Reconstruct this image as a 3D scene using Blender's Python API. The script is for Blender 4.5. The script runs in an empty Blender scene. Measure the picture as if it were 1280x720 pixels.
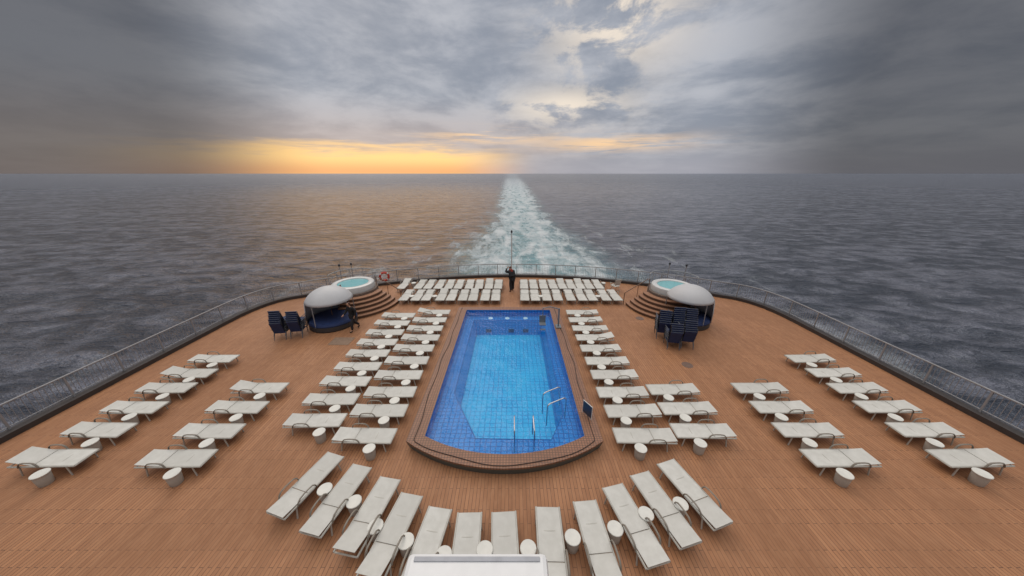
import bpy, bmesh, math, random
from mathutils import Vector, Matrix
random.seed(7)
scene = bpy.context.scene
COL = scene.collection
rad = math.radians

# ------------------------------------------------------------------ materials
def new_mat(name):
    m = bpy.data.materials.new(name); m.use_nodes = True
    nt = m.node_tree
    return m, nt, nt.nodes['Principled BSDF']

def basic(name, col, rough=0.5, metal=0.0, var=0.12, scale=6.0, bump=0.0, bscale=60.0, spec=0.5):
    m, nt, b = new_mat(name)
    b.inputs['Roughness'].default_value = rough
    b.inputs['Metallic'].default_value = metal
    b.inputs['Specular IOR Level'].default_value = spec
    geo = nt.nodes.new('ShaderNodeTexCoord')
    n = nt.nodes.new('ShaderNodeTexNoise'); n.inputs['Scale'].default_value = scale; n.inputs['Detail'].default_value = 4
    nt.links.new(geo.outputs['Object'], n.inputs['Vector'])
    r = nt.nodes.new('ShaderNodeValToRGB')
    r.color_ramp.elements[0].position = 0.3; r.color_ramp.elements[1].position = 0.7
    r.color_ramp.elements[0].color = tuple(c*(1-var) for c in col)+(1,)
    r.color_ramp.elements[1].color = tuple(min(1, c*(1+var)) for c in col)+(1,)
    nt.links.new(n.outputs['Fac'], r.inputs['Fac'])
    nt.links.new(r.outputs['Color'], b.inputs['Base Color'])
    if bump > 0:
        n2 = nt.nodes.new('ShaderNodeTexNoise'); n2.inputs['Scale'].default_value = bscale
        nt.links.new(geo.outputs['Object'], n2.inputs['Vector'])
        bp = nt.nodes.new('ShaderNodeBump'); bp.inputs['Strength'].default_value = bump; bp.inputs['Distance'].default_value = 0.01
        nt.links.new(n2.outputs['Fac'], bp.inputs['Height']); nt.links.new(bp.outputs['Normal'], b.inputs['Normal'])
    return m

class NB:
    def __init__(s, nt): s.nt = nt
    def put(s, sock, v):
        if v is None: return
        if isinstance(v, (int, float, tuple)): sock.default_value = v
        else: s.nt.links.new(v, sock)
    def m(s, op, a, b=None, c=None, clamp=False):
        n = s.nt.nodes.new('ShaderNodeMath'); n.operation = op; n.use_clamp = clamp
        s.put(n.inputs[0], a); s.put(n.inputs[1], b)
        if c is not None: s.put(n.inputs[2], c)
        return n.outputs[0]
    def ss(s, x, lo, hi, a=0.0, b=1.0):
        n = s.nt.nodes.new('ShaderNodeMapRange'); n.interpolation_type = 'SMOOTHSTEP'
        s.put(n.inputs['Value'], x); n.inputs['From Min'].default_value = lo; n.inputs['From Max'].default_value = hi
        n.inputs['To Min'].default_value = a; n.inputs['To Max'].default_value = b
        return n.outputs['Result']
    def mix(s, f, a, b, mode='MIX'):
        n = s.nt.nodes.new('ShaderNodeMix'); n.data_type = 'RGBA'; n.blend_type = mode
        s.put(n.inputs[0], f)
        for i, v in ((6, a), (7, b)):
            if isinstance(v, tuple) and len(v) == 3: v = v+(1,)
            s.put(n.inputs[i], v)
        return n.outputs[2]
    def noise(s, vec, scale, detail=5, rough=0.5, dist=0.0):
        n = s.nt.nodes.new('ShaderNodeTexNoise')
        n.inputs['Scale'].default_value = scale; n.inputs['Detail'].default_value = detail
        n.inputs['Roughness'].default_value = rough; n.inputs['Distortion'].default_value = dist
        s.put(n.inputs['Vector'], vec); return n.outputs['Fac']
    def xyz(s, x, y, z):
        n = s.nt.nodes.new('ShaderNodeCombineXYZ')
        s.put(n.inputs[0], x); s.put(n.inputs[1], y); s.put(n.inputs[2], z); return n.outputs[0]
    def sep(s, v):
        n = s.nt.nodes.new('ShaderNodeSeparateXYZ'); s.put(n.inputs[0], v); return n.outputs
    def gauss(s, x, y, cx, cy, sx, sy):
        gx = s.m('DIVIDE', s.m('SUBTRACT', x, cx), sx); gy = s.m('DIVIDE', s.m('SUBTRACT', y, cy), sy)
        return s.m('POWER', 2.718, s.m('MULTIPLY', s.m('ADD', s.m('MULTIPLY', gx, gx), s.m('MULTIPLY', gy, gy)), -1.0))

# ------------------------------------------------------------------ world
w = bpy.data.worlds.new("World"); scene.world = w; w.use_nodes = True
nt = w.node_tree; B = NB(nt); bg = nt.nodes['Background']
tc = nt.nodes.new('ShaderNodeTexCoord')
x, y, z = B.sep(tc.outputs['Generated'])
az = B.m('MULTIPLY', B.m('ARCTAN2', x, y), 57.2958)
el = B.m('MULTIPLY', B.m('ARCSINE', z), 57.2958)
zp = B.m('ADD', B.m('MAXIMUM', z, 0.0), 0.16)
pv = B.xyz(B.m('DIVIDE', x, zp), B.m('DIVIDE', y, zp), 0.0)
c1 = B.noise(pv, 1.2, 9, 0.60, 0.25)
c2 = B.noise(B.xyz(B.m('MULTIPLY', az, 0.055), B.m('MULTIPLY', el, 0.15), 3.3), 1.0, 9, 0.60, 0.35)
cm = B.m('ADD', B.m('MULTIPLY', c1, 0.5), B.m('MULTIPLY', c2, 0.5))
cl = B.ss(cm, 0.40, 0.60)
sky = B.mix(cl, (0.255, 0.285, 0.345), (0.46, 0.475, 0.52))
warm = B.m('MULTIPLY', B.ss(el, 12, 3), B.ss(az, 24, -14, 0.1, 1.0))
sky = B.mix(B.m('MULTIPLY', warm, 0.55), sky, (0.60, 0.44, 0.36))
lav = B.m('MULTIPLY', B.ss(el, 5.5, 0.5), B.ss(az, -8, 10))
sky = B.mix(B.m('MULTIPLY', lav, 0.8), sky, (0.37, 0.37, 0.42))
# bright breaks in the cloud
n3 = B.noise(B.xyz(B.m('MULTIPLY', az, 0.10), B.m('MULTIPLY', el, 0.20), 9.1), 1.0, 9, 0.64, 0.3)
gg = B.gauss(az, el, 15.0, 20.0, 9.0, 6.0)
g2 = B.gauss(az, el, 9.0, 10.0, 9.0, 2.6)
br = B.m('MAXIMUM', B.m('MULTIPLY', B.ss(n3, 0.42, 0.56), gg), B.m('MULTIPLY', B.ss(n3, 0.43, 0.57), g2), clamp=True)
sky = B.mix(B.m('MULTIPLY', br, 0.9), sky, (0.92, 0.80, 0.66))
# warm-lit streaks
n4 = B.noise(B.xyz(B.m('MULTIPLY', az, 0.06), B.m('MULTIPLY', el, 0.9), 1.7), 1.0, 8, 0.62, 0.3)
g3 = B.gauss(az, el, 16.0, 4.6, 10.0, 1.1); g4 = B.gauss(az, el, -4.0, 5.8, 9.0, 1.0)
st = B.m('ADD', B.m('MULTIPLY', B.ss(n4, 0.38, 0.54), g3), B.m('MULTIPLY', B.ss(n4, 0.44, 0.58), g4), clamp=True)
sky = B.mix(B.m('MULTIPLY', st, 0.9), sky, (1.0, 0.66, 0.36))
# sunset glow at the horizon
gn = B.noise(B.xyz(B.m('MULTIPLY', az, 0.08), B.m('MULTIPLY', el, 0.9), 5.5), 1.0, 8, 0.60, 0.3)
ge = B.m('ADD', el, B.m('MULTIPLY', B.m('SUBTRACT', gn, 0.5), 6.0))
glow = B.m('MULTIPLY', B.ss(ge, 5.0, 2.4), B.m('MULTIPLY', B.ss(az, 5, -12), B.ss(az, -56, -32)))
gc = B.mix(B.ss(el, 0.2, 2.6), (0.93, 0.46, 0.19), (1.15, 0.72, 0.28))
sky = B.mix(glow, sky, gc)
# low sky darkened away from the stern by added heavier cloud banks
side = B.m('MULTIPLY', B.ss(B.m('ABSOLUTE', az), 28, 46), B.ss(el, 60, 34))
sky = B.mix(B.m('MULTIPLY', side, 0.78), sky, (0.045, 0.045, 0.052))
# unseen overcast overhead, brightened to light the deck
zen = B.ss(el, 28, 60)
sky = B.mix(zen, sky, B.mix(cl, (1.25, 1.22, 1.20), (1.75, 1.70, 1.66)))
sk = nt.nodes.new('ShaderNodeTexSky'); sk.sky_type = 'NISHITA'; sk.sun_disc = False
sk.sun_elevation = rad(28); sk.sun_rotation = rad(-24)
nish = B.mix(1.0, sk.outputs['Color'], (0.003, 0.003, 0.003), 'MULTIPLY')
sky = B.mix(1.0, sky, nish, 'ADD')
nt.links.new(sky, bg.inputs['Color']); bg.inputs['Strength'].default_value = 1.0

sun = bpy.data.lights.new('Sun', 'SUN'); sun.energy = 0.6; sun.angle = rad(35); sun.color = (1.0, 0.84, 0.68)
so = bpy.data.objects.new('sun_light', sun); COL.objects.link(so)
sd = Vector((math.sin(rad(-24))*math.cos(rad(42)), math.cos(rad(-24))*math.cos(rad(42)), math.sin(rad(42))))
so.rotation_euler = (-sd).to_track_quat('-Z', 'Y').to_euler()

# ------------------------------------------------------------------ mesh builder
class MB:
    def __init__(s): s.v = []; s.f = []
    def box(s, c, d, rot=None):
        n = len(s.v); R = rot or Matrix.Identity(3)
        for dx in (-.5, .5):
            for dy in (-.5, .5):
                for dz in (-.5, .5):
                    s.v.append(tuple(Vector(c)+R@Vector((dx*d[0], dy*d[1], dz*d[2]))))
        for f in ((0,1,3,2),(4,6,7,5),(0,4,5,1),(2,3,7,6),(0,2,6,4),(1,5,7,3)):
            s.f.append(tuple(n+i for i in f))
        return s
    def tube(s, pts, r, seg=8, closed=False, sx=1.0):
        pts = [Vector(p) for p in pts]; N = len(pts); rings = []
        for i, p in enumerate(pts):
            if closed: t = pts[(i+1) % N]-pts[i-1]
            else: t = pts[min(i+1, N-1)]-pts[max(i-1, 0)]
            t.normalize()
            up = Vector((0,0,1)) if abs(t.z) < 0.95 else Vector((0,1,0))
            a = t.cross(up).normalized(); b = a.cross(t)
            rr = r[i] if isinstance(r, (list, tuple)) else r
            ring = []
            for k in range(seg):
                an = 2*math.pi*k/seg
                ring.append(len(s.v)); s.v.append(tuple(p+a*math.cos(an)*rr*sx+b*math.sin(an)*rr))
            rings.append(ring)
        M = N if closed else N-1
        for i in range(M):
            A, C = rings[i], rings[(i+1) % N]
            for k in range(seg):
                s.f.append((A[k], A[(k+1) % seg], C[(k+1) % seg], C[k]))
        if not closed:
            s.f.append(tuple(rings[0][::-1])); s.f.append(tuple(rings[-1]))
        return s
    def lathe(s, prof, seg=32, c=(0,0,0), a0=0.0, a1=None):
        full = a1 is None
        if full: a1 = 2*math.pi
        n = seg if full else seg+1
        base = len(s.v)
        for (r, zz) in prof:
            for k in range(n):
                a = a0+(a1-a0)*k/seg
                s.v.append((c[0]+r*math.cos(a), c[1]+r*math.sin(a), c[2]+zz))
        for i in range(len(prof)-1):
            for k in range(seg):
                k2 = (k+1) % n if full else k+1
                s.f.append((base+i*n+k, base+i*n+k2, base+(i+1)*n+k2, base+(i+1)*n+k))
        return s
    def obj(s, name, mat, parent=None, smooth=False, bevel=0.0, loc=None):
        me = bpy.data.meshes.new(name); me.from_pydata(s.v, [], s.f)
        bm = bmesh.new(); bm.from_mesh(me)
        bmesh.ops.remove_doubles(bm, verts=bm.verts, dist=1e-5)
        bmesh.ops.recalc_face_normals(bm, faces=bm.faces)
        if smooth:
            for f in bm.faces: f.smooth = True
        bm.to_mesh(me); bm.free()
        me.materials.append(mat)
        o = bpy.data.objects.new(name, me); COL.objects.link(o)
        if smooth:
            try: me.set_sharp_from_angle(angle=rad(40))
            except Exception: pass
        if bevel > 0:
            b = o.modifiers.new('Bevel', 'BEVEL'); b.width = bevel; b.segments = 2; b.limit_method = 'ANGLE'
        if parent: o.parent = parent
        if loc: o.location = loc
        return o

def empty(name, label, cat, loc=(0,0,0), rz=0.0, group=None):
    e = bpy.data.objects.new(name, None); COL.objects.link(e); e.empty_display_size = 0.2
    e.location = loc; e.rotation_euler = (0, 0, rz)
    e["label"] = label; e["category"] = cat
    if group: e["group"] = group
    return e

def copy_thing(src, loc, rz, label=None):
    o = src.copy(); COL.objects.link(o); o.location = loc; o.rotation_euler = (0, 0, rz)
    if label: o["label"] = label
    def rec(s, d):
        for ch in list(s.children):
            c = ch.copy(); COL.objects.link(c); c.parent = d
            c.matrix_parent_inverse = ch.matrix_parent_inverse.copy()
            rec(ch, c)
    rec(src, o)
    return o

# ------------------------------------------------------------------ sea
SEA = -22.0
m, nt, b = new_mat('sea_water'); B = NB(nt)
g = nt.nodes.new('ShaderNodeNewGeometry'); px, py, pz = B.sep(g.outputs['Position'])
dist = B.m('SQRT', B.m('ADD', B.m('MULTIPLY', px, px), B.m('MULTIPLY', py, py)))
w0 = B.noise(B.xyz(B.m('MULTIPLY', px, 0.018), B.m('MULTIPLY', py, 0.035), 9.0), 1.0, 5, 0.62, 0.2)
w1 = B.noise(B.xyz(B.m('MULTIPLY', px, 0.10), B.m('MULTIPLY', py, 0.17), 0.0), 1.0, 6, 0.66, 0.3)
w2 = B.noise(B.xyz(B.m('MULTIPLY', px, 0.40), B.m('MULTIPLY', py, 0.6), 4.0), 1.0, 4, 0.6, 0.3)
# wake shape
ww = B.m('ADD', B.m('ADD', 15.0, B.m('MULTIPLY', py, 0.022)), B.ss(py, 260, 50, 0.0, 15.0))
wob = B.m('MULTIPLY', B.m('SUBTRACT', B.noise(B.xyz(B.m('MULTIPLY', px, 0.06), B.m('MULTIPLY', py, 0.03), 7.0), 1.0, 5, 0.6), 0.5), 26.0)
u = B.m('ABSOLUTE', B.m('DIVIDE', B.m('ADD', B.m('SUBTRACT', px, 7.0), wob), ww))
start = B.ss(py, 10, 40)
far = B.ss(dist, 3000, 150, 0.35, 1.0)
core = B.m('MULTIPLY', B.m('MULTIPLY', B.ss(u, 1.4, 0.1), start), far)
f1 = B.noise(B.xyz(B.m('MULTIPLY', px, 0.16), B.m('MULTIPLY', py, 0.05), 2.0), 1.0, 7, 0.62, 0.6)
f2 = B.noise(B.xyz(B.m('MULTIPLY', px, 0.6), B.m('MULTIPLY', py, 0.28), 5.0), 1.0, 4, 0.6, 0.3)
ff = B.m('ADD', B.m('MULTIPLY', f1, 0.8), B.m('MULTIPLY', f2, 0.2))
# whiter towards the two edges of the churned water, greener in its middle
lane = B.gauss(u, 0.0, 0.55, 0.0, 0.28, 1.0)
thr = B.m('ADD', B.m('ADD', ff, B.m('MULTIPLY', B.m('SUBTRACT', core, 0.6), 0.12)), B.m('MULTIPLY', lane, 0.05))
foam = B.m('MULTIPLY', B.ss(thr, 0.38, 0.68), B.ss(core, 0.0, 0.5))
foam = B.m('MULTIPLY', foam, far)
streak = B.m('MULTIPLY', B.m('MULTIPLY', B.ss(u, 3.0, 1.0), start), B.m('MULTIPLY', B.ss(ff, 0.52, 0.64), 0.45))
foam = B.m('MAXIMUM', foam, B.m('MULTIPLY', streak, B.ss(dist, 450, 60)))
wc = B.ss(B.m('ADD', B.m('MULTIPLY', w1, 0.7), B.m('MULTIPLY', w0, 0.3)), 0.42, 0.60)
base = B.mix(wc, (0.045, 0.058, 0.085), (0.20, 0.215, 0.27))  # light and shade of the waves painted into the base colour for contrast
tq = B.mix(B.ss(dist, 120, 1200), (0.15, 0.40, 0.46), (0.24, 0.33, 0.39))
base = B.mix(B.m('MULTIPLY', core, 0.95), base, tq)
base = B.mix(foam, base, (0.78, 0.84, 0.86))
nt.links.new(base, b.inputs['Base Color'])
ro = B.m('ADD', B.ss(dist, 80, 1500, 0.14, 0.30), B.m('MULTIPLY', foam, 0.4))
nt.links.new(ro, b.inputs['Roughness'])
hgt = B.m('ADD', B.m('MULTIPLY', w1, 8.0), B.m('MULTIPLY', w2, 1.5))
hgt = B.m('ADD', hgt, B.m('MULTIPLY', w0, 10.0))
bp = nt.nodes.new('ShaderNodeBump'); bp.inputs['Strength'].default_value = 1.0; bp.inputs['Distance'].default_value = 1.0
nt.links.new(hgt, bp.inputs['Height']); nt.links.new(bp.outputs['Normal'], b.inputs['Normal'])
sea_mat = m
mb = MB(); S = 60000
mb.v = [(-S,-S,SEA),(S,-S,SEA),(S,S,SEA),(-S,S,SEA)]; mb.f = [(0,1,2,3)]
sea = mb.obj('sea', sea_mat); sea["kind"] = "structure"; sea["label"] = "open grey sea with a turquoise foaming wake"

# ------------------------------------------------------------------ deck outline
def stern_y(X): return -1.1+math.sqrt(27.0**2-X*X)
def outline(inset=0.0):
    HB = 17.5-inset
    A = (HB, 16.8); X0 = 15.6-inset*0.8
    C = (X0, stern_y(X0)-inset)
    K = (HB, C[1]-0.7)
    side = [(HB, -6.0+i*1.9) for i in range(12)]
    side = [(a, b_) for a, b_ in side if b_ < A[1]-0.5]+[A]
    cor = []
    for i in range(1, 8):
        t = i/8; cor.append(((1-t)**2*A[0]+2*t*(1-t)*K[0]+t*t*C[0], (1-t)**2*A[1]+2*t*(1-t)*K[1]+t*t*C[1]))
    arc = []
    n = 44
    for i in range(n+1):
        X = X0-2*X0*i/n
        arc.append((X, stern_y(X)-inset))
    right = side+cor
    left = [(-a, b_) for a, b_ in right][::-1]
    return right+arc+left

CX = -0.24
def pool_outline(hw, far, nc, near, n=18):
    pts = [(CX-hw, far), (CX-hw, nc)]
    s = nc-near; R = (hw*hw+s*s)/(2*s); cy = near+R
    a = math.asin(min(1, hw/R))
    for i in range(1, n):
        t = -a+2*a*i/n
        pts.append((CX+R*math.sin(t), cy-R*math.cos(t)))
    pts += [(CX+hw, nc), (CX+hw, far)]
    return pts

def fill_loops(loops, zs, name, mat, parent=None):
    bm = bmesh.new(); es = []
    for L, zz in zip(loops, zs):
        vs = [bm.verts.new((p[0], p[1], zz)) for p in L]
        for i in range(len(vs)): es.append(bm.edges.new((vs[i], vs[(i+1) % len(vs)])))
    bmesh.ops.triangle_fill(bm, use_beauty=True, edges=es, normal=(0,0,1))
    for f in bm.faces:
        f.normal_update()
        if f.normal.z < 0: f.normal_flip()
    me = bpy.data.meshes.new(name); bm.to_mesh(me); bm.free(); me.materials.append(mat)
    o = bpy.data.objects.new(name, me); COL.objects.link(o)
    if parent: o.parent = parent
    return o

# deck material (fore-aft planks)
m, nt, b = new_mat('teak_deck'); B = NB(nt)
g = nt.nodes.new('ShaderNodeNewGeometry'); px, py, pz = B.sep(g.outputs['Position'])
br = nt.nodes.new('ShaderNodeTexBrick')
nt.links.new(B.xyz(py, px, 0.0), br.inputs['Vector'])
br.inputs['Scale'].default_value = 1.0; br.inputs['Brick Width'].default_value = 0.95; br.inputs['Row Height'].default_value = 0.10
br.inputs['Mortar Size'].default_value = 0.007; br.inputs['Mortar Smooth'].default_value = 0.2
br.inputs['Color1'].default_value = (0.40, 0.190, 0.092, 1); br.inputs['Color2'].default_value = (0.315, 0.145, 0.070, 1)
br.inputs['Mortar'].default_value = (0.10, 0.050, 0.030, 1); br.offset = 0.37
st = B.noise(B.xyz(B.m('MULTIPLY', px, 0.35), B.m('MULTIPLY', py, 0.3), 0.0), 1.0, 7, 0.65)
st2 = B.noise(B.xyz(B.m('MULTIPLY', px, 9.0), B.m('MULTIPLY', py, 2.5), 0.0), 1.0, 4, 0.6)
c = B.mix(B.ss(st, 0.40, 0.62, 0.0, 0.6), br.outputs['Color'], (0.245, 0.115, 0.058), 'MIX')
c = B.mix(B.ss(st2, 0.4, 0.7, 0.0, 0.25), c, (0.44, 0.24, 0.13))
nt.links.new(c, b.inputs['Base Color'])
nt.links.new(B.ss(st, 0.3, 0.7, 0.42, 0.7), b.inputs['Roughness']); b.inputs['Specular IOR Level'].default_value = 0.3
bp = nt.nodes.new('ShaderNodeBump'); bp.inputs['Strength'].default_value = 0.2; bp.inputs['Distance'].default_value = 0.003
nt.links.new(B.m('SUBTRACT', 1.0, br.outputs['Fac']), bp.inputs['Height']); nt.links.new(bp.outputs['Normal'], b.inputs['Normal'])
deck_mat = m

OUT = outline(0.0)
pool_hole = pool_outline(2.95, 18.1, 7.72, 6.95)
deck = fill_loops([OUT, pool_hole], [0, 0], 'deck', deck_mat)
deck["kind"] = "structure"; deck["label"] = "brown planked ship deck"

white_paint = basic('white_paint', (0.66, 0.66, 0.65), 0.4, var=0.06, scale=2)
mb = MB(); n = len(OUT)
for p in OUT: mb.v.append((p[0], p[1], -0.004)); 
for p in OUT: mb.v.append((p[0]*0.97, p[1]-0.8, SEA-1))
for i in range(n): mb.f.append((i, (i+1) % n, n+(i+1) % n, n+i))
hull = mb.obj('ship_hull', white_paint); hull["kind"] = "structure"; hull["label"] = "white hull of the cruise ship"

# ------------------------------------------------------------------ railing
rail_white = basic('rail_paint', (0.30, 0.30, 0.31), 0.45, var=0.08)
varn = basic('varnished_wood', (0.16, 0.085, 0.05), 0.35)
dark_wood = basic('kerb_paint', (0.05, 0.042, 0.04), 0.6)
RP = outline(0.12)
def resample(pts, step):
    out = []; acc = 0.0; out.append(pts[0])
    for a, c in zip(pts[:-1], pts[1:]):
        a = Vector(a); c = Vector(c); L = (c-a).length
        while acc+L >= step:
            t = (step-acc)/L; a = a.lerp(c, t); out.append((a.x, a.y)); L = (c-a).length; acc = 0.0
        acc += L
    return out
rail = empty('railing', 'pale grey steel railing curving around the stern deck', 'railing')
mb = MB(); mb.tube([(p[0], p[1], 1.12) for p in RP], 0.035, 8); mb.obj('top_rail', rail_white, rail, True)
mb = MB(); mb.tube([(p[0], p[1], 0.30) for p in RP], 0.022, 6); mb.obj('bottom_rail', rail_white, rail, True)
mb = MB()
for p in resample(RP, 0.14): mb.box((p[0], p[1], 0.70), (0.013, 0.013, 0.80))
mb.obj('baluster_infill', rail_white, rail)["kind"] = "stuff"
pm = None
for p in resample(RP, 1.68):
    if pm is None:
        q = MB(); q.box((0, 0, 0.56), (0.055, 0.055, 1.1)); q.box((0, 0, 0.02), (0.14, 0.14, 0.03)); pm = q.obj('post', rail_white, rail)
        pm.location = (p[0], p[1], 0)
    else:
        c = pm.copy(); COL.objects.link(c); c.parent = rail; c.location = (p[0], p[1], 0)
K1 = outline(0.02); K2 = outline(0.38)
mb = MB(); n = len(K1)
for L, zz in ((K1, 0.2), (K2, 0.2), (K2, 0.003), (K1, 0.003)):
    for p in L: mb.v.append((p[0], p[1], zz))
for j in range(3):
    for i in range(n-1): mb.f.append((j*n+i, j*n+i+1, (j+1)*n+i+1, (j+1)*n+i))
kb = mb.obj('deck_kerb', dark_wood); kb["kind"] = "structure"; kb["label"] = "dark raised waterway kerb at the deck edge"

# ------------------------------------------------------------------ pool
def tile_mat(name, c1, c2, mort, w_, h_, rough=0.35, ms=0.012, var=0.25, alt=None, center=None):
    m, nt, b = new_mat(name); B = NB(nt)
    g = nt.nodes.new('ShaderNodeNewGeometry'); px, py, pz = B.sep(g.outputs['Position'])
    rp = B.m('MULTIPLY', B.m('SUBTRACT', B.noise(g.outputs['Position'], 2.2, 2), 0.5), 0.12 if alt else 0.0)
    br = nt.nodes.new('ShaderNodeTexBrick'); br.offset = 0.0
    nt.links.new(B.xyz(B.m('ADD', px, rp), B.m('ADD', B.m('ADD', py, pz), rp), 0.0), br.inputs['Vector'])
    br.inputs['Scale'].default_value = 1.0; br.inputs['Brick Width'].default_value = w_; br.inputs['Row Height'].default_value = h_
    br.inputs['Mortar Size'].default_value = ms
    br.inputs['Color1'].default_value = c1+(1,); br.inputs['Color2'].default_value = c2+(1,); br.inputs['Mortar'].default_value = mort+(1,)
    nz = B.noise(g.outputs['Position'], 0.8, 4)
    c = B.mix(B.ss(nz, 0.35, 0.7, 0, var), br.outputs['Color'], alt or mort)
    nt.links.new(c, b.inputs['Base Color']); b.inputs['Roughness'].default_value = rough
    return m
rim_mat = tile_mat('rim_mosaic', (0.31, 0.15, 0.085), (0.26, 0.12, 0.07), (0.11, 0.06, 0.04), 0.09, 0.09, 0.5, 0.010)
ledge_mat = tile_mat('blue_ledge_tile', (0.008, 0.235, 0.62), (0.008, 0.23, 0.61), (0.003, 0.11, 0.38), 0.18, 0.18, 0.35, 0.018, 0.3, (0.006, 0.18, 0.54))
wall_mat = tile_mat('basin_wall_tile', (0.012, 0.31, 0.68), (0.012, 0.305, 0.67), (0.005, 0.17, 0.48), 0.2, 0.2, 0.35, 0.018, 0.3, (0.01, 0.26, 0.62))
basin_mat = tile_mat('cyan_basin_tile', (0.02, 0.44, 0.76), (0.02, 0.435, 0.755), (0.006, 0.24, 0.57), 0.22, 0.22, 0.35, 0.020, 0.45, (0.05, 0.55, 0.82))
teal_mat = basic('teal_coaming', (0.08, 0.11, 0.11), 0.5)

pool = empty('swimming_pool', 'raised blue tiled swimming pool with brown mosaic rim', 'swimming pool', (0, 0, 0))
RIMH = 0.35
O = pool_outline(3.2, 18.35, 7.65, 6.65); I = pool_outline(2.64, 17.9, 7.86, 7.15)
Ob = pool_outline(3.12, 18.28, 7.70, 6.75)
fill_loops([O, I], [RIMH, RIMH], 'rim', rim_mat, pool)
def wall(L1, z1, L2, z2, name, mat):
    mb = MB(); n = len(L1)
    for p in L1: mb.v.append((p[0], p[1], z1))
    for p in L2: mb.v.append((p[0], p[1], z2))
    for i in range(n): mb.f.append((i, (i+1) % n, n+(i+1) % n, n+i))
    return mb.obj(name, mat, pool)
wall(O, RIMH, O, RIMH-0.06, 'rim_edge', rim_mat)
wall(O, RIMH-0.06, Ob, 0.0, 'coaming', teal_mat)
LED = -0.08
wall(I, RIMH, I, LED, 'pool_wall', ledge_mat)
BAS = [(-2.4, 17.25), (-2.42, 10.5), (-1.25, 8.15), (1.35, 8.1), (1.95, 9.3), (1.92, 17.25)]
fill_loops([I, BAS], [LED, LED], 'shallow_ledge', ledge_mat, pool)
BB = [(-2.2, 17.0), (-2.22, 10.5), (-1.15, 8.35), (1.25, 8.3), (1.75, 9.35), (1.72, 17.0)]
wall(BAS, LED, BB, -0.95, 'basin_wall', wall_mat)
fill_loops([BB], [-0.95], 'basin_floor', basin_mat, pool)
edge_mat = basic('ledge_edge_tile', (0.006, 0.15, 0.45), 0.4)
mb = MB(); mb.tube([(p[0], p[1], LED+0.002) for p in BAS], 0.02, 6, True); mb.obj('ledge_nosing', edge_mat, pool)
# water
m = bpy.data.materials.new('pool_water'); m.use_nodes = True; nt = m.node_tree; B = NB(nt)
for nn in list(nt.nodes):
    if nn.type != 'OUTPUT_MATERIAL': nt.nodes.remove(nn)
outn = nt.nodes['Material Output']
tp = nt.nodes.new('ShaderNodeBsdfTransparent'); tp.inputs['Color'].default_value = (0.80, 0.95, 0.985, 1)
gl = nt.nodes.new('ShaderNodeBsdfGlossy'); gl.inputs['Roughness'].default_value = 0.05; gl.inputs['Color'].default_value = (0.85, 0.92, 1.0, 1)
fr = nt.nodes.new('ShaderNodeFresnel'); fr.inputs['IOR'].default_value = 1.33
g = nt.nodes.new('ShaderNodeNewGeometry')
bp = nt.nodes.new('ShaderNodeBump'); bp.inputs['Strength'].default_value = 1.0; bp.inputs['Distance'].default_value = 0.09
nt.links.new(B.m('ADD', B.noise(g.outputs['Position'], 2.0, 4, 0.5, 0.5), B.m('MULTIPLY', B.noise(g.outputs['Position'], 7, 2), 0.25)), bp.inputs['Height'])
for q in (gl, fr): nt.links.new(bp.outputs['Normal'], q.inputs['Normal'])
mx = nt.nodes.new('ShaderNodeMixShader'); nt.links.new(fr.outputs[0], mx.inputs[0])
nt.links.new(tp.outputs[0], mx.inputs[1]); nt.links.new(gl.outputs[0], mx.inputs[2]); nt.links.new(mx.outputs[0], outn.inputs['Surface'])
water_mat = m
Iw = pool_outline(2.635, 17.895, 7.865, 7.155)
fill_loops([Iw], [0.27], 'water_surface', water_mat, pool)
chrome = basic('steel_tube', (0.60, 0.61, 0.62), 0.25, metal=0.9, var=0.04)
dark = basic('dark_fitting', (0.03, 0.035, 0.045), 0.5)
grate = basic('grate_blue', (0.02, 0.09, 0.18), 0.5)
for X in (-1.45, -0.05, 0.85):
    mb = MB(); mb.box((X, 17.04, -0.68), (0.34, 0.03, 0.22)); mb.obj('inlet_grate', grate, pool)
lc = basic('light_cover', (0.85, 0.85, 0.85), 0.3)
for X in (-1.35, -0.3, 0.85):
    mb = MB(); mb.lathe([(0.0, 0.03), (0.12, 0.03), (0.15, 0.0)], 18, (X, 17.58, LED+0.003)); mb.obj('pool_light', lc, pool)
def ubar(p1, p2, top, r=0.024):
    p1 = Vector(p1); p2 = Vector(p2); pts = [p1]
    n = 8
    a = Vector((p1.x, p1.y, top)); c = Vector((p2.x, p2.y, top)); d = (c-a); d.normalize(); rr = 0.13
    for i in range(n+1):
        t = math.pi/2*i/n; pts.append(a+d*rr*(1-math.cos(t))+Vector((0,0,-rr+rr*math.sin(t))))
    for i in range(n+1):
        t = math.pi/2*i/n; pts.append(c-d*rr*(1-math.sin(t))+Vector((0,0,-rr+rr*math.cos(t))))
    pts.append(p2); return pts
for (a, c, t) in (((1.15, 9.35, LED), (1.85, 9.75, LED), 0.85), ((1.25, 8.75, LED), (1.98, 9.15, LED), 0.85),
                  ((0.08, 8.35, LED), (0.08, 7.6, LED), 0.80), ((0.72, 8.35, LED), (0.72, 7.6, LED), 0.80)):
    mb = MB(); mb.tube(ubar(a, c, t), 0.022, 8); mb.obj('handrail', chrome, pool, True)
net_mat = basic('brown_rope', (0.05, 0.032, 0.026), 0.8)
def wavy(L, off, amp, zz):
    P = resample(L, 0.12); out = []
    for i, p in enumerate(P):
        a = math.sin(i*0.30)*amp+math.sin(i*0.11+1)*amp*0.9
        d = Vector((p[0]-CX, p[1]-12.5)).normalized()
        out.append((p[0]+d.x*(off+a), p[1]+d.y*(off+a), zz))
    return out
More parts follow.
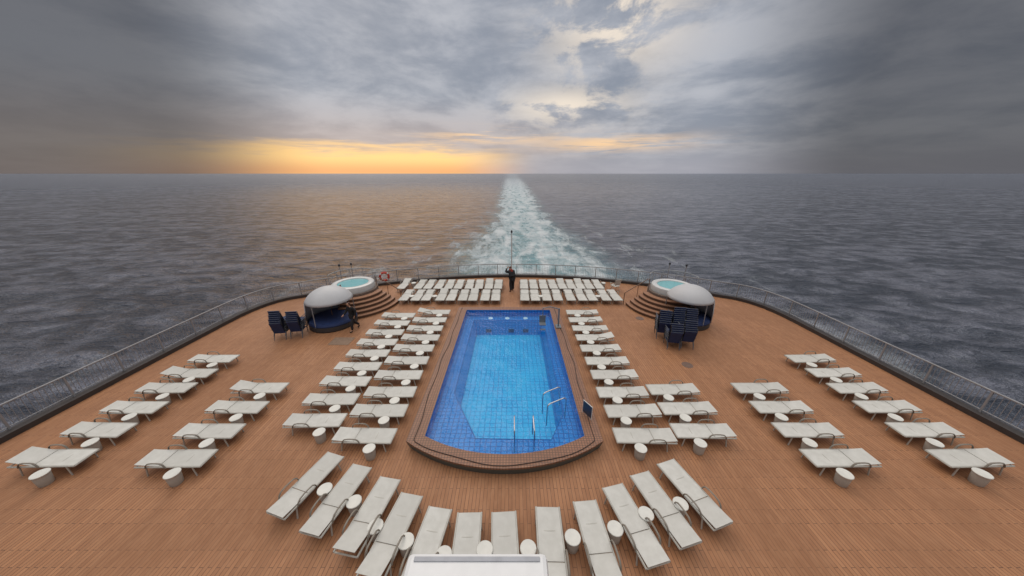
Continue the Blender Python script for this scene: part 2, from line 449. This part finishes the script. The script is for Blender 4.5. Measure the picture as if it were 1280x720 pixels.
net = empty('pool_net', 'dark safety net cord lying along the brown pool rim', 'net')
mid = pool_outline(2.9, 18.1, 7.75, 6.9)
mb = MB(); mb.tube(wavy(mid, 0.12, 0.035, RIMH+0.012), 0.013, 5)
mb.obj('cord', net_mat, net, True)

navy = basic('navy_fabric', (0.014, 0.032, 0.11), 0.7, var=0.2)
lift = empty('pool_lift', 'grey pool access lift with seat on the rim', 'pool lift', (2.62, 15.6, RIMH))
lg = basic('lift_grey', (0.16, 0.18, 0.20), 0.4)
mb = MB(); mb.box((0, 0, 0.03), (0.30, 0.4, 0.06)); mb.tube([(0, 0, 0.05), (0, 0, 1.15)], 0.045, 10); mb.obj('mast', lg, lift, bevel=0.01)
mb = MB(); mb.tube([(0, 0, 1.1), (-0.5, 0, 1.25), (-0.9, 0, 1.15), (-0.9, 0, 0.6)], 0.03, 8); mb.obj('boom', lg, lift, True)
mb = MB(); mb.box((-0.9, -0.1, 0.24), (0.36, 0.36, 0.05)); mb.box((-0.9, 0.10, 0.46), (0.36, 0.05, 0.42)); mb.box((-0.9, -0.32, 0.0), (0.3, 0.16, 0.03)); mb.obj('seat', lg, lift, bevel=0.02)
nb = empty('notice_board', 'small dark notice board standing on the pool rim', 'sign', (2.68, 8.75, RIMH), rad(-60))
mb = MB(); mb.box((0, 0, 0.30), (0.42, 0.03, 0.48)); mb.obj('board', basic('board_face', (0.03, 0.035, 0.06), 0.4), nb, bevel=0.006)
mb = MB(); mb.tube([(-0.22, 0, 0), (-0.22, 0, 0.55), (0.22, 0, 0.55), (0.22, 0, 0)], 0.014, 6); mb.obj('board_frame', white_paint, nb)

# ------------------------------------------------------------------ lounger
m, nt, b = new_mat('sling_fabric'); B = NB(nt)
tc = nt.nodes.new('ShaderNodeTexCoord')
oi = nt.nodes.new('ShaderNodeObjectInfo')
nz = B.noise(tc.outputs['Object'], 3.0, 5, 0.6)
c = B.mix(B.ss(nz, 0.35, 0.7), (0.54, 0.53, 0.49), (0.62, 0.61, 0.57))
c = B.mix(B.m('MULTIPLY', oi.outputs['Random'], 0.5), c, (0.46, 0.45, 0.415))
nt.links.new(c, b.inputs['Base Color']); b.inputs['Roughness'].default_value = 0.8
wv = nt.nodes.new('ShaderNodeTexWave'); wv.inputs['Scale'].default_value = 60; nt.links.new(tc.outputs['Object'], wv.inputs['Vector'])
bp = nt.nodes.new('ShaderNodeBump'); bp.inputs['Strength'].default_value = 0.15; bp.inputs['Distance'].default_value = 0.003
nt.links.new(wv.outputs['Fac'], bp.inputs['Height']); nt.links.new(bp.outputs['Normal'], b.inputs['Normal'])
sling = m
frame_mat = basic('lounger_frame', (0.44, 0.425, 0.38), 0.4, var=0.08)
arm_mat = basic('armrest_resin', (0.22, 0.19, 0.155), 0.5)

def sag_sheet(y0, y1, hw, z0, z1, th=0.018, sag=0.018, nx=6, ny=8):
    mb = MB()
    for s, off in ((0, 0.0), (1, -th)):
        for j in range(ny+1):
            for i in range(nx+1):
                u = i/nx*2-1; t = j/ny
                mb.v.append((u*hw, y0+(y1-y0)*t, z0+(z1-z0)*t-sag*(1-u*u)*math.sin(math.pi*t)+off))
    def id(s, i, j): return s*(nx+1)*(ny+1)+j*(nx+1)+i
    for j in range(ny):
        for i in range(nx):
            mb.f.append((id(0,i,j), id(0,i+1,j), id(0,i+1,j+1), id(0,i,j+1)))
            mb.f.append((id(1,i,j), id(1,i,j+1), id(1,i+1,j+1), id(1,i+1,j)))
    for j in range(ny):
        mb.f.append((id(0,0,j), id(0,0,j+1), id(1,0,j+1), id(1,0,j))); mb.f.append((id(0,nx,j), id(1,nx,j), id(1,nx,j+1), id(0,nx,j+1)))
    for i in range(nx):
        mb.f.append((id(0,i,0), id(1,i,0), id(1,i+1,0), id(0,i+1,0))); mb.f.append((id(0,i,ny), id(0,i+1,ny), id(1,i+1,ny), id(1,i,ny)))
    return mb

LG = 'sun loungers on the pool deck'
def make_lounger(name, label, fab, frm, back=0.06, legh=0.34, HW=0.30):
    e = empty(name, label, 'sun lounger', group=LG)
    Z = legh
    sag_sheet(-0.95, 0.24, HW-0.02, Z+0.02, Z+0.02).obj('seat', fab, e, True)
    sag_sheet(0.27, 0.96, HW-0.02, Z+0.022, Z+0.022+back, sag=0.01).obj('backrest', fab, e, True)
    mb = MB()
    for sx in (-1, 1): mb.tube([(sx*HW, -0.97, Z), (sx*HW, 0.95, Z)], 0.026, 6)
    for yy in (-0.96, -0.4, 0.26, 0.94): mb.tube([(-HW, yy, Z-0.01), (HW, yy, Z-0.01)], 0.02, 6)
    mb.obj('frame', frm, e, True)
    for sx in (-1, 1):
        for yy, dy in ((-0.72, -0.05), (0.62, 0.06)):
            q = MB(); q.tube([(sx*HW, yy, Z), (sx*(HW+.01), yy+dy, 0.0)], 0.021, 6); q.obj('leg', frm, e, True)
    for sx in (-1, 1):
        q = MB(); X = sx*(HW+0.03)
        P = [(X, 0.02, Z), (X, 0.06, Z+0.11), (X, 0.12, Z+0.165), (X, 0.22, Z+0.18), (X, 0.38, Z+0.18), (X, 0.50, Z+0.155), (X, 0.57, Z+0.09), (X, 0.60, Z)]
        q.tube(P, 0.017, 6, sx=1.5); q.obj('armrest', arm_mat, e, True)
    return e
LAB = 'pale beige sling sun lounger laid flat on deck'
LAB2 = 'pale beige sling sun lounger with its backrest slightly raised'
proto = make_lounger('sun_lounger', LAB, sling, frame_mat)
proto2 = make_lounger('sun_lounger', LAB2, sling, frame_mat, back=0.17)
used = {0: False, 1: False}
def lounger(X, Y, rz, j=0.03):
    rz += random.uniform(-0.025, 0.025); X += random.uniform(-j, j); Y += random.uniform(-j, j)
    k = 1 if random.random() < 0.15 else 0
    P = (proto, proto2)[k]
    if not used[k]:
        used[k] = True; P.location = (X, Y, 0); P.rotation_euler = (0, 0, rz); return P
    return copy_thing(P, (X, Y, 0), rz)

tw = basic('table_white', (0.66, 0.65, 0.60), 0.45, var=0.06)
tb = basic('table_body', (0.46, 0.445, 0.40), 0.55, var=0.06)
tab = empty('side_table', 'small round cream drum side table between sun loungers', 'side table', group='round side tables')
mb = MB(); mb.lathe([(0.0, 0.0), (0.14, 0.0), (0.15, 0.02), (0.165, 0.2), (0.17, 0.36), (0.0, 0.36)], 24); mb.obj('base', tb, tab, True)
mb = MB(); mb.lathe([(0.0, 0.362), (0.185, 0.362), (0.19, 0.37), (0.19, 0.388), (0.18, 0.398), (0.16, 0.393), (0.0, 0.393)], 28); mb.obj('table_top', tw, tab, True)
tfirst = [True]
def table(X, Y, j=0.03):
    X += random.uniform(-j, j); Y += random.uniform(-j*.6, j*.6)
    if tfirst[0]:
        tfirst[0] = False; tab.location = (X, Y, 0); return
    copy_thing(tab, (X, Y, 0), random.uniform(0, 3))

HL = rad(90); HR = rad(-90)
rows_in = [17.6, 16.5, 15.42, 14.38, 13.33, 12.25, 11.17, 10.07, 9.02, 7.9]
for r in rows_in:
    lounger(-4.86, r, HL); table(-4.45, r-0.53, 0.06)
    lounger(4.39, r, HR); table(4.05, r-0.53, 0.06)
rows_out = [17.15, 16.1, 14.98, 13.92, 12.88, 11.8, 10.72, 9.65, 8.55]
for r in rows_out:
    lounger(-6.94, r, HL); table(-6.5, r-0.53, 0.06)
for r in (10.2, 9.15, 8.05): lounger(6.45, r, HR); table(6.1, r-0.53, 0.06)
for r in (10.3, 9.2, 8.1, 7.0):
    lounger(-10.2, r, HL); table(-9.8, r-0.54)
    lounger(10.0, r, HR); table(9.6, r-0.54)
for r in (12.4, 11.3, 10.3, 9.2, 8.1, 7.0):
    lounger(-14.0, r, HL); lounger(14.0, r, HR); table(13.6, r-0.53); table(-13.6, r-0.53)
rowA = [-8.42, -7.15, -6.42, -5.62, -4.85, -4.12, -3.3, -2.55, -1.78, -1.05]
rowB = [-7.52, -6.68, -5.96, -4.98, -4.25, -3.44, -2.72, -1.87, -1.15]
rowC = [0.95, 1.68, 2.45, 3.16, 3.88, 4.58, 5.28, 5.98, 6.7]
rowD = [0.9, 1.62, 2.45, 3.2, 4.10, 4.88, 5.60, 6.57, 7.3]
for X in rowA+rowC: lounger(X, 22.75, 0, 0.012)
for X in rowB+rowD: lounger(X, 20.45, 0, 0.012)
for X in (-7.78, 7.2): table(X, 23.0)
for X in (-7.1, -5.47, 2.03, 6.08): table(X, 20.2, 0.01)
fan = [((-5.45, 7.15), (-6.0, 5.35)), ((-4.45, 6.75), (-4.85, 4.95)), ((-3.45, 6.35), (-3.79, 4.64)), ((-2.71, 5.88), (-3.04, 4.1)), ((-1.87, 5.52), (-2.03, 4.37)), ((-1.07, 5.40), (-1.06, 4.37)), ((-0.2, 5.42), (-0.15, 4.37)),
       ((0.92, 5.54), (0.90, 4.07)), ((1.92, 5.70), (2.06, 4.1)), ((2.81, 6.13), (3.27, 4.1)), ((3.68, 6.5), (4.10, 5.0)), ((4.65, 6.9), (5.15, 5.2))]
for (F, H) in fan:
    F = Vector(F); d = (Vector(H)-F).normalized()
    lounger(F.x+d.x*0.97, F.y+d.y*0.97, math.atan2(-d.x, d.y), 0.0)
for (X, Y) in [(-4.18, 5.65), (-3.36, 5.05), (-2.50, 4.72), (-1.55, 4.45), (-0.62, 4.55), (0.38, 4.57), (1.45, 4.80), (2.52, 5.0), (3.42, 5.35), (4.42, 5.6), (-5.15, 6.0)]:
    table(X, Y, 0.01)

ch = empty('deck_chair', 'light folding armchair beside the stern loungers', 'chair', (7.95, 22.3, 0), rad(200))
sag_sheet(-0.25, 0.25, 0.26, 0.44, 0.42).obj('seat', sling, ch, True)
mb = MB(); mb.box((0, 0.28, 0.74), (0.5, 0.02, 0.5), Matrix.Rotation(rad(-12), 3, 'X')); mb.obj('backrest', sling, ch)
mb = MB()
for sx in (-0.28, 0.28):
    mb.tube([(sx, -0.27, 0), (sx, 0.2, 0.62), (sx, 0.34, 1.0)], 0.018, 6); mb.tube([(sx, 0.3, 0), (sx, -0.26, 0.6)], 0.018, 6); mb.tube([(sx, -0.3, 0.62), (sx, 0.26, 0.64)], 0.022, 6)
mb.obj('chair_frame', frame_mat, ch, True)

# ------------------------------------------------------------------ navy stacked chairs
nfr = basic('grey_chair_frame', (0.10, 0.11, 0.13), 0.4)
sc = empty('stacked_chair', 'navy blue fabric deck chair in a tall stack', 'chair', group='stacked navy chairs')
sag_sheet(-0.27, 0.25, 0.27, 0.40, 0.37).obj('seat', navy, sc, True)
q = sag_sheet(-0.36, 0.36, 0.27, 0.0, 0.0, sag=-0.02)
Rm = Matrix.Rotation(rad(72), 3, 'X')
q.v = [tuple(Rm@Vector(v_)+Vector((0, 0.36, 0.70))) for v_ in q.v]
q.obj('backrest', navy, sc, True)
mb = MB()
for sx in (-0.29, 0.29):
    mb.tube([(sx, -0.30, 0), (sx, -0.26, 0.40), (sx, 0.25, 0.37), (sx, 0.46, 1.05)], 0.017, 6)
    mb.tube([(sx, 0.40, 0), (sx, 0.20, 0.38)], 0.017, 6)
    mb.tube([(sx*1.08, -0.26, 0.38), (sx*1.1, -0.24, 0.60), (sx*1.1, 0.34, 0.62)], 0.018, 6)
mb.tube([(-0.29, 0.46, 1.05), (0.29, 0.46, 1.05)], 0.015, 6)
mb.obj('chair_frame', nfr, sc, True)
k = 0
for (X, Y, rz, n) in ((8.3, 15.15, rad(165), 7), (9.05, 15.3, rad(172), 8), (9.8, 15.4, rad(168), 7), (8.35, 14.1, rad(170), 5), (9.1, 14.2, rad(170), 6), (-11.9, 15.3, rad(190), 6), (-12.65, 15.1, rad(188), 7)):
    for i in range(n):
        loc = (X+random.uniform(-.02,.02), Y+i*0.03, i*0.105)
        if k == 0: sc.location = loc; sc.rotation_euler = (0, 0, rz)
        else: copy_thing(sc, loc, rz+random.uniform(-.03, .03))
        k += 1

# ------------------------------------------------------------------ hot tubs, steps, canopies
tubw = basic('tub_white', (0.60, 0.60, 0.59), 0.25, var=0.04)
m, nt, b = new_mat('tub_water'); B = NB(nt); tc = nt.nodes.new('ShaderNodeTexCoord')
nz = B.noise(tc.outputs['Object'], 2.5, 3)
nt.links.new(B.mix(nz, (0.13, 0.37, 0.40), (0.20, 0.48, 0.50)), b.inputs['Base Color']); b.inputs['Roughness'].default_value = 0.08
bp = nt.nodes.new('ShaderNodeBump'); bp.inputs['Strength'].default_value = 0.3; bp.inputs['Distance'].default_value = 0.05
nt.links.new(B.noise(tc.outputs['Object'], 6, 3), bp.inputs['Height']); nt.links.new(bp.outputs['Normal'], b.inputs['Normal'])
tubwater = m
step_mat = basic('step_wood', (0.30, 0.15, 0.085), 0.55, var=0.15, scale=9)
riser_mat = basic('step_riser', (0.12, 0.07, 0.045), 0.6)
plat_mat = basic('platform_side', (0.16, 0.12, 0.10), 0.6)
canvas = basic('canopy_shell', (0.50, 0.50, 0.51), 0.5, var=0.05, scale=1.5)

def hot_tub(cx, cy, sgn):
    e = empty('hot_tub', 'raised round white hot tub filled with turquoise water', 'hot tub', (cx, cy, 0))
    mb = MB(); mb.lathe([(0, 0), (1.55, 0), (1.55, 1.1), (0, 1.1)], 48); mb.obj('platform', plat_mat, e, True)
    mb = MB(); mb.lathe([(1.36, 1.1), (1.36, 1.38), (1.33, 1.46), (1.24, 1.5), (1.05, 1.5), (0.99, 1.46), (0.96, 1.35), (0.8, 1.12), (0, 1.12)], 48); mb.obj('tub_shell', tubw, e, True)
    mb = MB(); mb.lathe([(0, 1.42), (0.985, 1.42)], 40); mb.obj('water', tubwater, e)
    mb = MB(); a0, a1 = (rad(20), rad(190)) if sgn < 0 else (rad(-10), rad(160))
    P = [(1.5*math.cos(a0+(a1-a0)*i/20), 1.5*math.sin(a0+(a1-a0)*i/20), 2.05) for i in range(21)]
    mb.tube(P, 0.028, 8)
    for i in range(0, 21, 4): mb.tube([(P[i][0], P[i][1], 1.1), P[i]], 0.02, 6)
    mb.tube([(p[0], p[1], 1.7) for p in P], 0.015, 6)
    mb.obj('grab_rail', rail_white, e, True)
    s = empty('staircase', 'curved brown wooden steps up to the hot tub', 'steps', (cx, cy, 0))
    A0, A1 = (rad(-88), rad(2)) if sgn < 0 else (rad(178), rad(270))
    N = 5
    for i in range(N):
        ri = 1.56; ro = 3.0-0.27*i; zt = 0.19*(i+1); zb = 0.19*i+0.003
        q = MB(); M = 24
        prof = [(ri, zt), (ro, zt), (ro+0.02, zt-0.03), (ro, zt-0.05), (ro-0.015, zb), (ri, zb), (ri, zt)]
        q.lathe(prof, M, (0,0,0), A0, A1)
        o0 = len(prof)-1
        q.f.append(tuple(j*(M+1) for j in range(o0))); q.f.append(tuple(j*(M+1)+M for j in range(o0))[::-1])
        o = q.obj('step', step_mat, s)
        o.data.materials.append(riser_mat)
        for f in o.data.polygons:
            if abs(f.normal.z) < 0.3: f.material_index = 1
    for aa in (A1, A0):
        q = MB(); dx, dy = math.cos(aa), math.sin(aa)
        H = [(dx*3.15, dy*3.15, 0), (dx*3.15, dy*3.15, 0.82), (dx*3.05, dy*3.05, 0.92), (dx*1.75, dy*1.75, 1.85), (dx*1.6, dy*1.6, 1.88), (dx*1.6, dy*1.6, 1.1)]
        q.tube(H, 0.028, 8); q.tube([(dx*2.3, dy*2.3, 0.5), (dx*2.3, dy*2.3, 1.43)], 0.02, 6)
        q.obj('handrail', varn, s, True)
hot_tub(-10.95, 20.0, -1)
hot_tub(10.85, 19.5, 1)

wick = basic('wicker', (0.05, 0.045, 0.045), 0.7)
def canopy(cx, cy, face):
    e = empty('canopy_daybed', 'round daybed under a smooth white shell canopy', 'daybed', (cx, cy, 0), face)
    mb = MB(); mb.lathe([(0, 0), (1.25, 0), (1.3, 0.05), (1.3, 0.3), (0, 0.3)], 36); mb.obj('base', wick, e, True)
    mb = MB(); mb.lathe([(1.28, 0.302), (1.3, 0.36), (1.25, 0.46), (1.0, 0.5), (0, 0.5)], 36); mb.obj('cushion', navy, e, True)
    mb = MB()
    prof = [(1.42*math.cos(t), 1.0+1.35*math.sin(t)) for t in [rad(a) for a in range(26, 91, 6)]]+[(0.0, 2.35)]
    mb.lathe(prof, 40); o = mb.obj('canopy', canvas, e, True)
    sol = o.modifiers.new('Solid', 'SOLIDIFY'); sol.thickness = 0.05
    mb = MB(); mb.lathe([(1.34, 0.3), (1.34, 0.9), (1.28, 1.56)], 24, (0,0,0), rad(20), rad(160)); o = mb.obj('back_shell', canvas, e, True)
    sol = o.modifiers.new('Solid', 'SOLIDIFY'); sol.thickness = 0.04
    for a in (195, 345):
        q = MB(); q.tube([(1.27*math.cos(rad(a)), 1.27*math.sin(rad(a)), 0.3), (1.24*math.cos(rad(a)), 1.24*math.sin(rad(a)), 1.6)], 0.025, 6); q.obj('post', rail_white, e, True)
canopy(-10.75, 16.75, rad(60)); canopy(10.6, 17.0, rad(-60))

drain = basic('drain_metal', (0.16, 0.10, 0.075), 0.5)
for i, (X, Y) in enumerate(((-8.5, 18.6), (8.0, 17.4), (8.3, 12.4))):
    mb = MB(); mb.lathe([(0, 0.012), (0.13, 0.012), (0.14, 0.004), (0.19, 0.004), (0.20, 0.012), (0.24, 0.012), (0.25, 0.0)], 28)
    o = mb.obj('floor_drain', drain, loc=(X, Y, 0.001)); o["label"] = 'round bronze drain cover set into the brown deck'; o["category"] = 'drain'; o["group"] = 'deck drains'
mb = MB(); mb.box((0, 0, 0.008), (1.1, 0.8, 0.014)); o = mb.obj('floor_mat', basic('mat_fibre', (0.24, 0.16, 0.11), 0.9, bump=0.5), loc=(-9.2, 14.6, 0.001), bevel=0.004)
o["label"] = 'light brown rectangular mat lying on the deck'; o["category"] = 'mat'

red = basic('ring_red', (0.50, 0.045, 0.025), 0.5)
def torus(mb, R, r, a0, a1, M, full=False):
    base = len(mb.v); S_ = 10; n = M if full else M+1
    for i in range(n):
        a = a0+(a1-a0)*i/M
        for k in range(S_):
            t = 2*math.pi*k/S_; rr = R+r*math.cos(t)
            mb.v.append((rr*math.cos(a), -0.05+r*math.sin(t), rr*math.sin(a)))
    for i in range(M):
        for k in range(S_):
            i2 = (i+1) % n if full else i+1
            mb.f.append((base+i*S_+k, base+i*S_+(k+1) % S_, base+i2*S_+(k+1) % S_, base+i2*S_+k))
def life_ring(X):
    Yp = stern_y(X)-0.24; ang = math.asin(-X/27.0)
    e = empty('life_ring', 'red life ring with white bands hung on railing', 'life ring', (X, Yp, 0.72), ang)
    R, r = 0.32, 0.09
    q = MB(); torus(q, R, r, 0, 2*math.pi, 36, True); q.obj('ring_body', red, e, True)
    for j in range(4):
        q = MB(); a = rad(45+90*j); torus(q, R, r+0.006, a-0.17, a+0.17, 4); q.obj('white_band', tubw, e, True)
life_ring(-10.3)

for X in (-12.9, -12.2, 12.0, 13.0):
    e = empty('light_pole', 'thin grey pole with small lamp at the stern rail', 'light pole', (X, stern_y(X)-0.5, 0), group='stern light poles')
    mb = MB(); mb.tube([(0, 0, 0), (0, 0, 2.0)], 0.03, 8); mb.obj('pole', rail_white, e, True)
    mb = MB(); mb.lathe([(0, 2.0), (0.06, 2.0), (0.075, 2.06), (0.06, 2.16), (0, 2.18)], 12); mb.obj('lamp_head', dark, e, True)
e = empty('flagpole', 'slender pale ensign staff at the stern railing', 'flagpole', (-0.03, 25.72, 0))
mb = MB(); mb.tube([(0, 0, 0), (0, 0, 1.2), (0, 0, 3.9)], [0.07, 0.05, 0.045], 10); mb.obj('staff', white_paint, e, True)
mb = MB(); mb.lathe([(0, 3.85), (0.07, 3.85), (0.08, 3.92), (0.07, 4.05), (0, 4.08)], 12); mb.obj('finial', dark, e, True)
mb = MB(); mb.box((0, 0, 0.15), (0.3, 0.3, 0.3)); mb.obj('foot', dark, e, bevel=0.02)

# white equipment housing close under the viewpoint
eq = empty('equipment_housing', 'white rounded equipment housing on a steel bracket post', 'equipment box', (-0.4, 2.05, 0))
mb = MB(); mb.box((0, 0, 4.15), (1.62, 0.5, 0.42)); mb.obj('housing', basic('glossy_white', (0.74, 0.74, 0.74), 0.35, var=0.03), eq, bevel=0.06)
mb = MB(); mb.box((0, 0.17, 4.364), (1.44, 0.05, 0.02)); mb.obj('top_panel', basic('grey_panel', (0.36, 0.37, 0.40), 0.4), eq, bevel=0.006)
mb = MB(); mb.tube([(0, 0, 0), (0, 0, 3.95)], 0.07, 10); mb.box((0, 0, 3.92), (0.5, 0.3, 0.05)); mb.obj('bracket_post', rail_white, eq)

# ------------------------------------------------------------------ people
skin = basic('skin', (0.42, 0.22, 0.14), 0.5, var=0.05)
blackc = basic('black_cloth', (0.012, 0.012, 0.014), 0.85)
greyc = basic('charcoal_cloth', (0.02, 0.02, 0.024), 0.85)
redc = basic('red_brown_scarf', (0.26, 0.035, 0.02), 0.85)
hairm = basic('brown_hair', (0.10, 0.035, 0.018), 0.6)
def skinned(name, V, E, R, mat, parent, sub=1, root=0):
    me = bpy.data.meshes.new(name); me.from_pydata(V, E, []); me.materials.append(mat)
    o = bpy.data.objects.new(name, me); COL.objects.link(o); o.parent = parent
    o.modifiers.new('Skin', 'SKIN')
    lay = me.skin_vertices[0].data
    for i, r in enumerate(R):
        lay[i].radius = r if isinstance(r, tuple) else (r, r); lay[i].use_root = (i == root)
    s = o.modifiers.new('Sub', 'SUBSURF'); s.levels = sub; s.render_levels = sub
    for md in o.modifiers:
        if md.type == 'SKIN': md.use_smooth_shade = True
    return o
def person(label, loc, rz, J, scarf=False, scale=1.0, bulk=1.0):
    e = empty('person', label, 'person', loc, rz); e.scale = (scale,)*3
    V = []; E = []; R = []; ix = {}
    def add(k, p, r, par=None):
        ix[k] = len(V); V.append(tuple(p)); R.append(r)
        if par is not None: E.append((ix[par], ix[k]))
    add('pel', J['pel'], (0.13, 0.10)); add('sp', J['sp'], (0.125, 0.095), 'pel'); add('ch', J['ch'], (0.16, 0.11), 'sp')
    add('nb', J['nb'], 0.065, 'ch'); add('nk', J['nk'], 0.05, 'nb')
    h = Vector(J['head']); f = Vector(J.get('face', (0, 1, 0))).normalized()
    add('jaw', tuple(h+Vector((0,0,-0.07))+f*0.02), 0.062, 'nk'); add('hm', tuple(h), (0.078, 0.095), 'jaw'); add('ht', tuple(h+Vector((0,0,0.075))), 0.065, 'hm')
    add('nose', tuple(h+f*0.105+Vector((0,0,-0.02))), 0.012, 'hm')
    for s in ('l', 'r'):
        sg = -1 if s == 'l' else 1
        add('sh'+s, J['sh'+s], 0.062, 'ch'); add('el'+s, J['el'+s], 0.043, 'sh'+s); add('wr'+s, J['wr'+s], 0.029, 'el'+s); add('pa'+s, J['pa'+s], (0.036, 0.02), 'wr'+s)
        w0 = Vector(J['pa'+s]); d = (w0-Vector(J['wr'+s])).normalized(); side = d.cross(Vector((0,0,1)))
        if side.length < 0.2: side = Vector((1,0,0))
        side.normalize(); curl = side.cross(d)
        for q, ln in enumerate((0.07, 0.08, 0.075, 0.06)):
            b0 = w0+d*0.02+side*(q-1.5)*0.019
            add('f%d%s' % (q, s), tuple(b0+d*ln*0.55), 0.009, 'pa'+s); add('g%d%s' % (q, s), tuple(b0+d*ln*0.85-curl*ln*0.4), 0.008, 'f%d%s' % (q, s))
        add('t'+s, tuple(w0-d*0.01-side*0.05*sg-curl*0.01), 0.010, 'pa'+s); add('u'+s, tuple(w0+d*0.03-side*0.06*sg-curl*0.03), 0.009, 't'+s)
        add('hi'+s, J['hi'+s], (0.088, 0.095), 'pel'); add('kn'+s, J['kn'+s], 0.06, 'hi'+s); add('an'+s, J['an'+s], 0.042, 'kn'+s); add('to'+s, J['to'+s], 0.034, 'an'+s)
    skinned('body', V, E, R, skin, e, 1)
    V2 = [J[k_] for k_ in ('pel', 'sp', 'ch', 'nb', 'shl', 'ell', 'wrl', 'shr', 'elr', 'wrr')]
    V2.append(tuple(Vector(J['pel'])+Vector((0,0,-0.26))))
    k_ = bulk
    skinned('jacket', V2, [(0,1),(1,2),(2,3),(2,4),(4,5),(5,6),(2,7),(7,8),(8,9),(0,10)], [(0.185*k_,0.15*k_),(0.17*k_,0.14*k_),(0.21*k_,0.155*k_),0.075,0.09*k_,0.068*k_,0.05,0.09*k_,0.068*k_,0.05,(0.21*k_,0.17*k_)], blackc, e, 1)
    V3 = [tuple(Vector(J['pel'])+Vector((0,0,-0.02)))]+[J[q_] for q_ in ('hil', 'knl', 'anl', 'hir', 'knr', 'anr')]
    skinned('trousers', V3, [(0,1),(1,2),(2,3),(0,4),(4,5),(5,6)], [(0.15,0.125),(0.115*k_,0.12*k_),0.085*k_,0.07*k_,(0.115*k_,0.12*k_),0.085*k_,0.07*k_], greyc, e, 1)
    for s in ('l', 'r'):
        a = Vector(J['an'+s]); t = Vector(J['to'+s])
        skinned('shoe', [tuple(a+Vector((0,0,-0.03))), tuple(a.lerp(t, .5)+Vector((0,0,-0.02))), tuple(t+(t-a)*0.2)], [(0,1),(1,2)], [0.052, 0.05, 0.042], blackc, e, 1)
    skinned('hair', [tuple(h-f*0.03+Vector((0,0,-0.06))), tuple(h-f*0.03+Vector((0,0,0.03))), tuple(h-f*0.01+Vector((0,0,0.085)))], [(0,1),(1,2)], [0.07, (0.09, 0.095), 0.075], hairm, e, 1)
    if scarf:
        nbv = Vector(J['nb']); q = MB()
        for zz, r_ in ((-0.05, 0.14), (0.0, 0.12), (0.045, 0.095)):
            q.tube([(nbv.x+r_*math.cos(t), nbv.y+0.01+r_*math.sin(t), nbv.z+zz) for t in [i*math.pi/8 for i in range(16)]], 0.04, 8, True)
        q.obj('scarf', redc, e, True)
    return e
J1 = dict(pel=(0,-.02,.97), sp=(0,0.02,1.17), ch=(0,0.08,1.40), nb=(0,.13,1.53), nk=(0,.16,1.58), head=(0.0,.21,1.71), face=(0.1,1,-.3),
 shl=(-.20,.10,1.46), ell=(-.36,.26,1.46), wrl=(-.16,.36,1.64), pal=(-.10,.35,1.71), shr=(.20,.09,1.45), elr=(.30,.18,1.19), wrr=(.18,.38,1.26), par=(.14,.43,1.30),
 hil=(-.10,-.02,.92), knl=(-.12,.03,.5), anl=(-.13,-.06,.09), tol=(-.14,.09,.035), hir=(.10,-.02,.92), knr=(.13,.06,.5), anr=(.14,.06,.09), tor=(.15,.21,.035))
person('person in black coat and red scarf, one arm raised to head', (0.0, 22.15, 0), rad(38), J1, True, 1.08, 1.22)
J2 = dict(pel=(0,0,.93), sp=(0,0.02,1.13), ch=(0,0.05,1.36), nb=(0,.07,1.49), nk=(0,.08,1.54), head=(0,.11,1.67), face=(0,1,-.1),
 shl=(-.18,.05,1.43), ell=(-.24,-.10,1.17), wrl=(-.24,.02,.95), pal=(-.24,.06,.88), shr=(.18,.05,1.43), elr=(.24,.16,1.18), wrr=(.22,.36,1.05), par=(.21,.43,1.02),
 hil=(-.10,0,.88), knl=(-.11,.20,.50), anl=(-.11,.22,.09), tol=(-.11,.37,.035), hir=(.10,0,.88), knr=(.11,-.08,.47), anr=(.11,-.38,.16), tor=(.11,-.28,.04))
person('person in dark clothes walking past the white canopy', (-9.1, 15.9, 0), rad(150), J2)

# ------------------------------------------------------------------ camera
cam = bpy.data.cameras.new('Camera'); co = bpy.data.objects.new('Camera', cam); COL.objects.link(co)
cam.sensor_width = 36; cam.lens = 385/1280*36; cam.clip_end = 200000; cam.clip_start = 0.05
co.location = (0, 0, 8.5); co.rotation_euler = (rad(90-20.4), 0, 0)
scene.camera = co
scene.view_settings.view_transform = 'Standard'; scene.view_settings.look = 'None'; scene.view_settings.exposure = 0
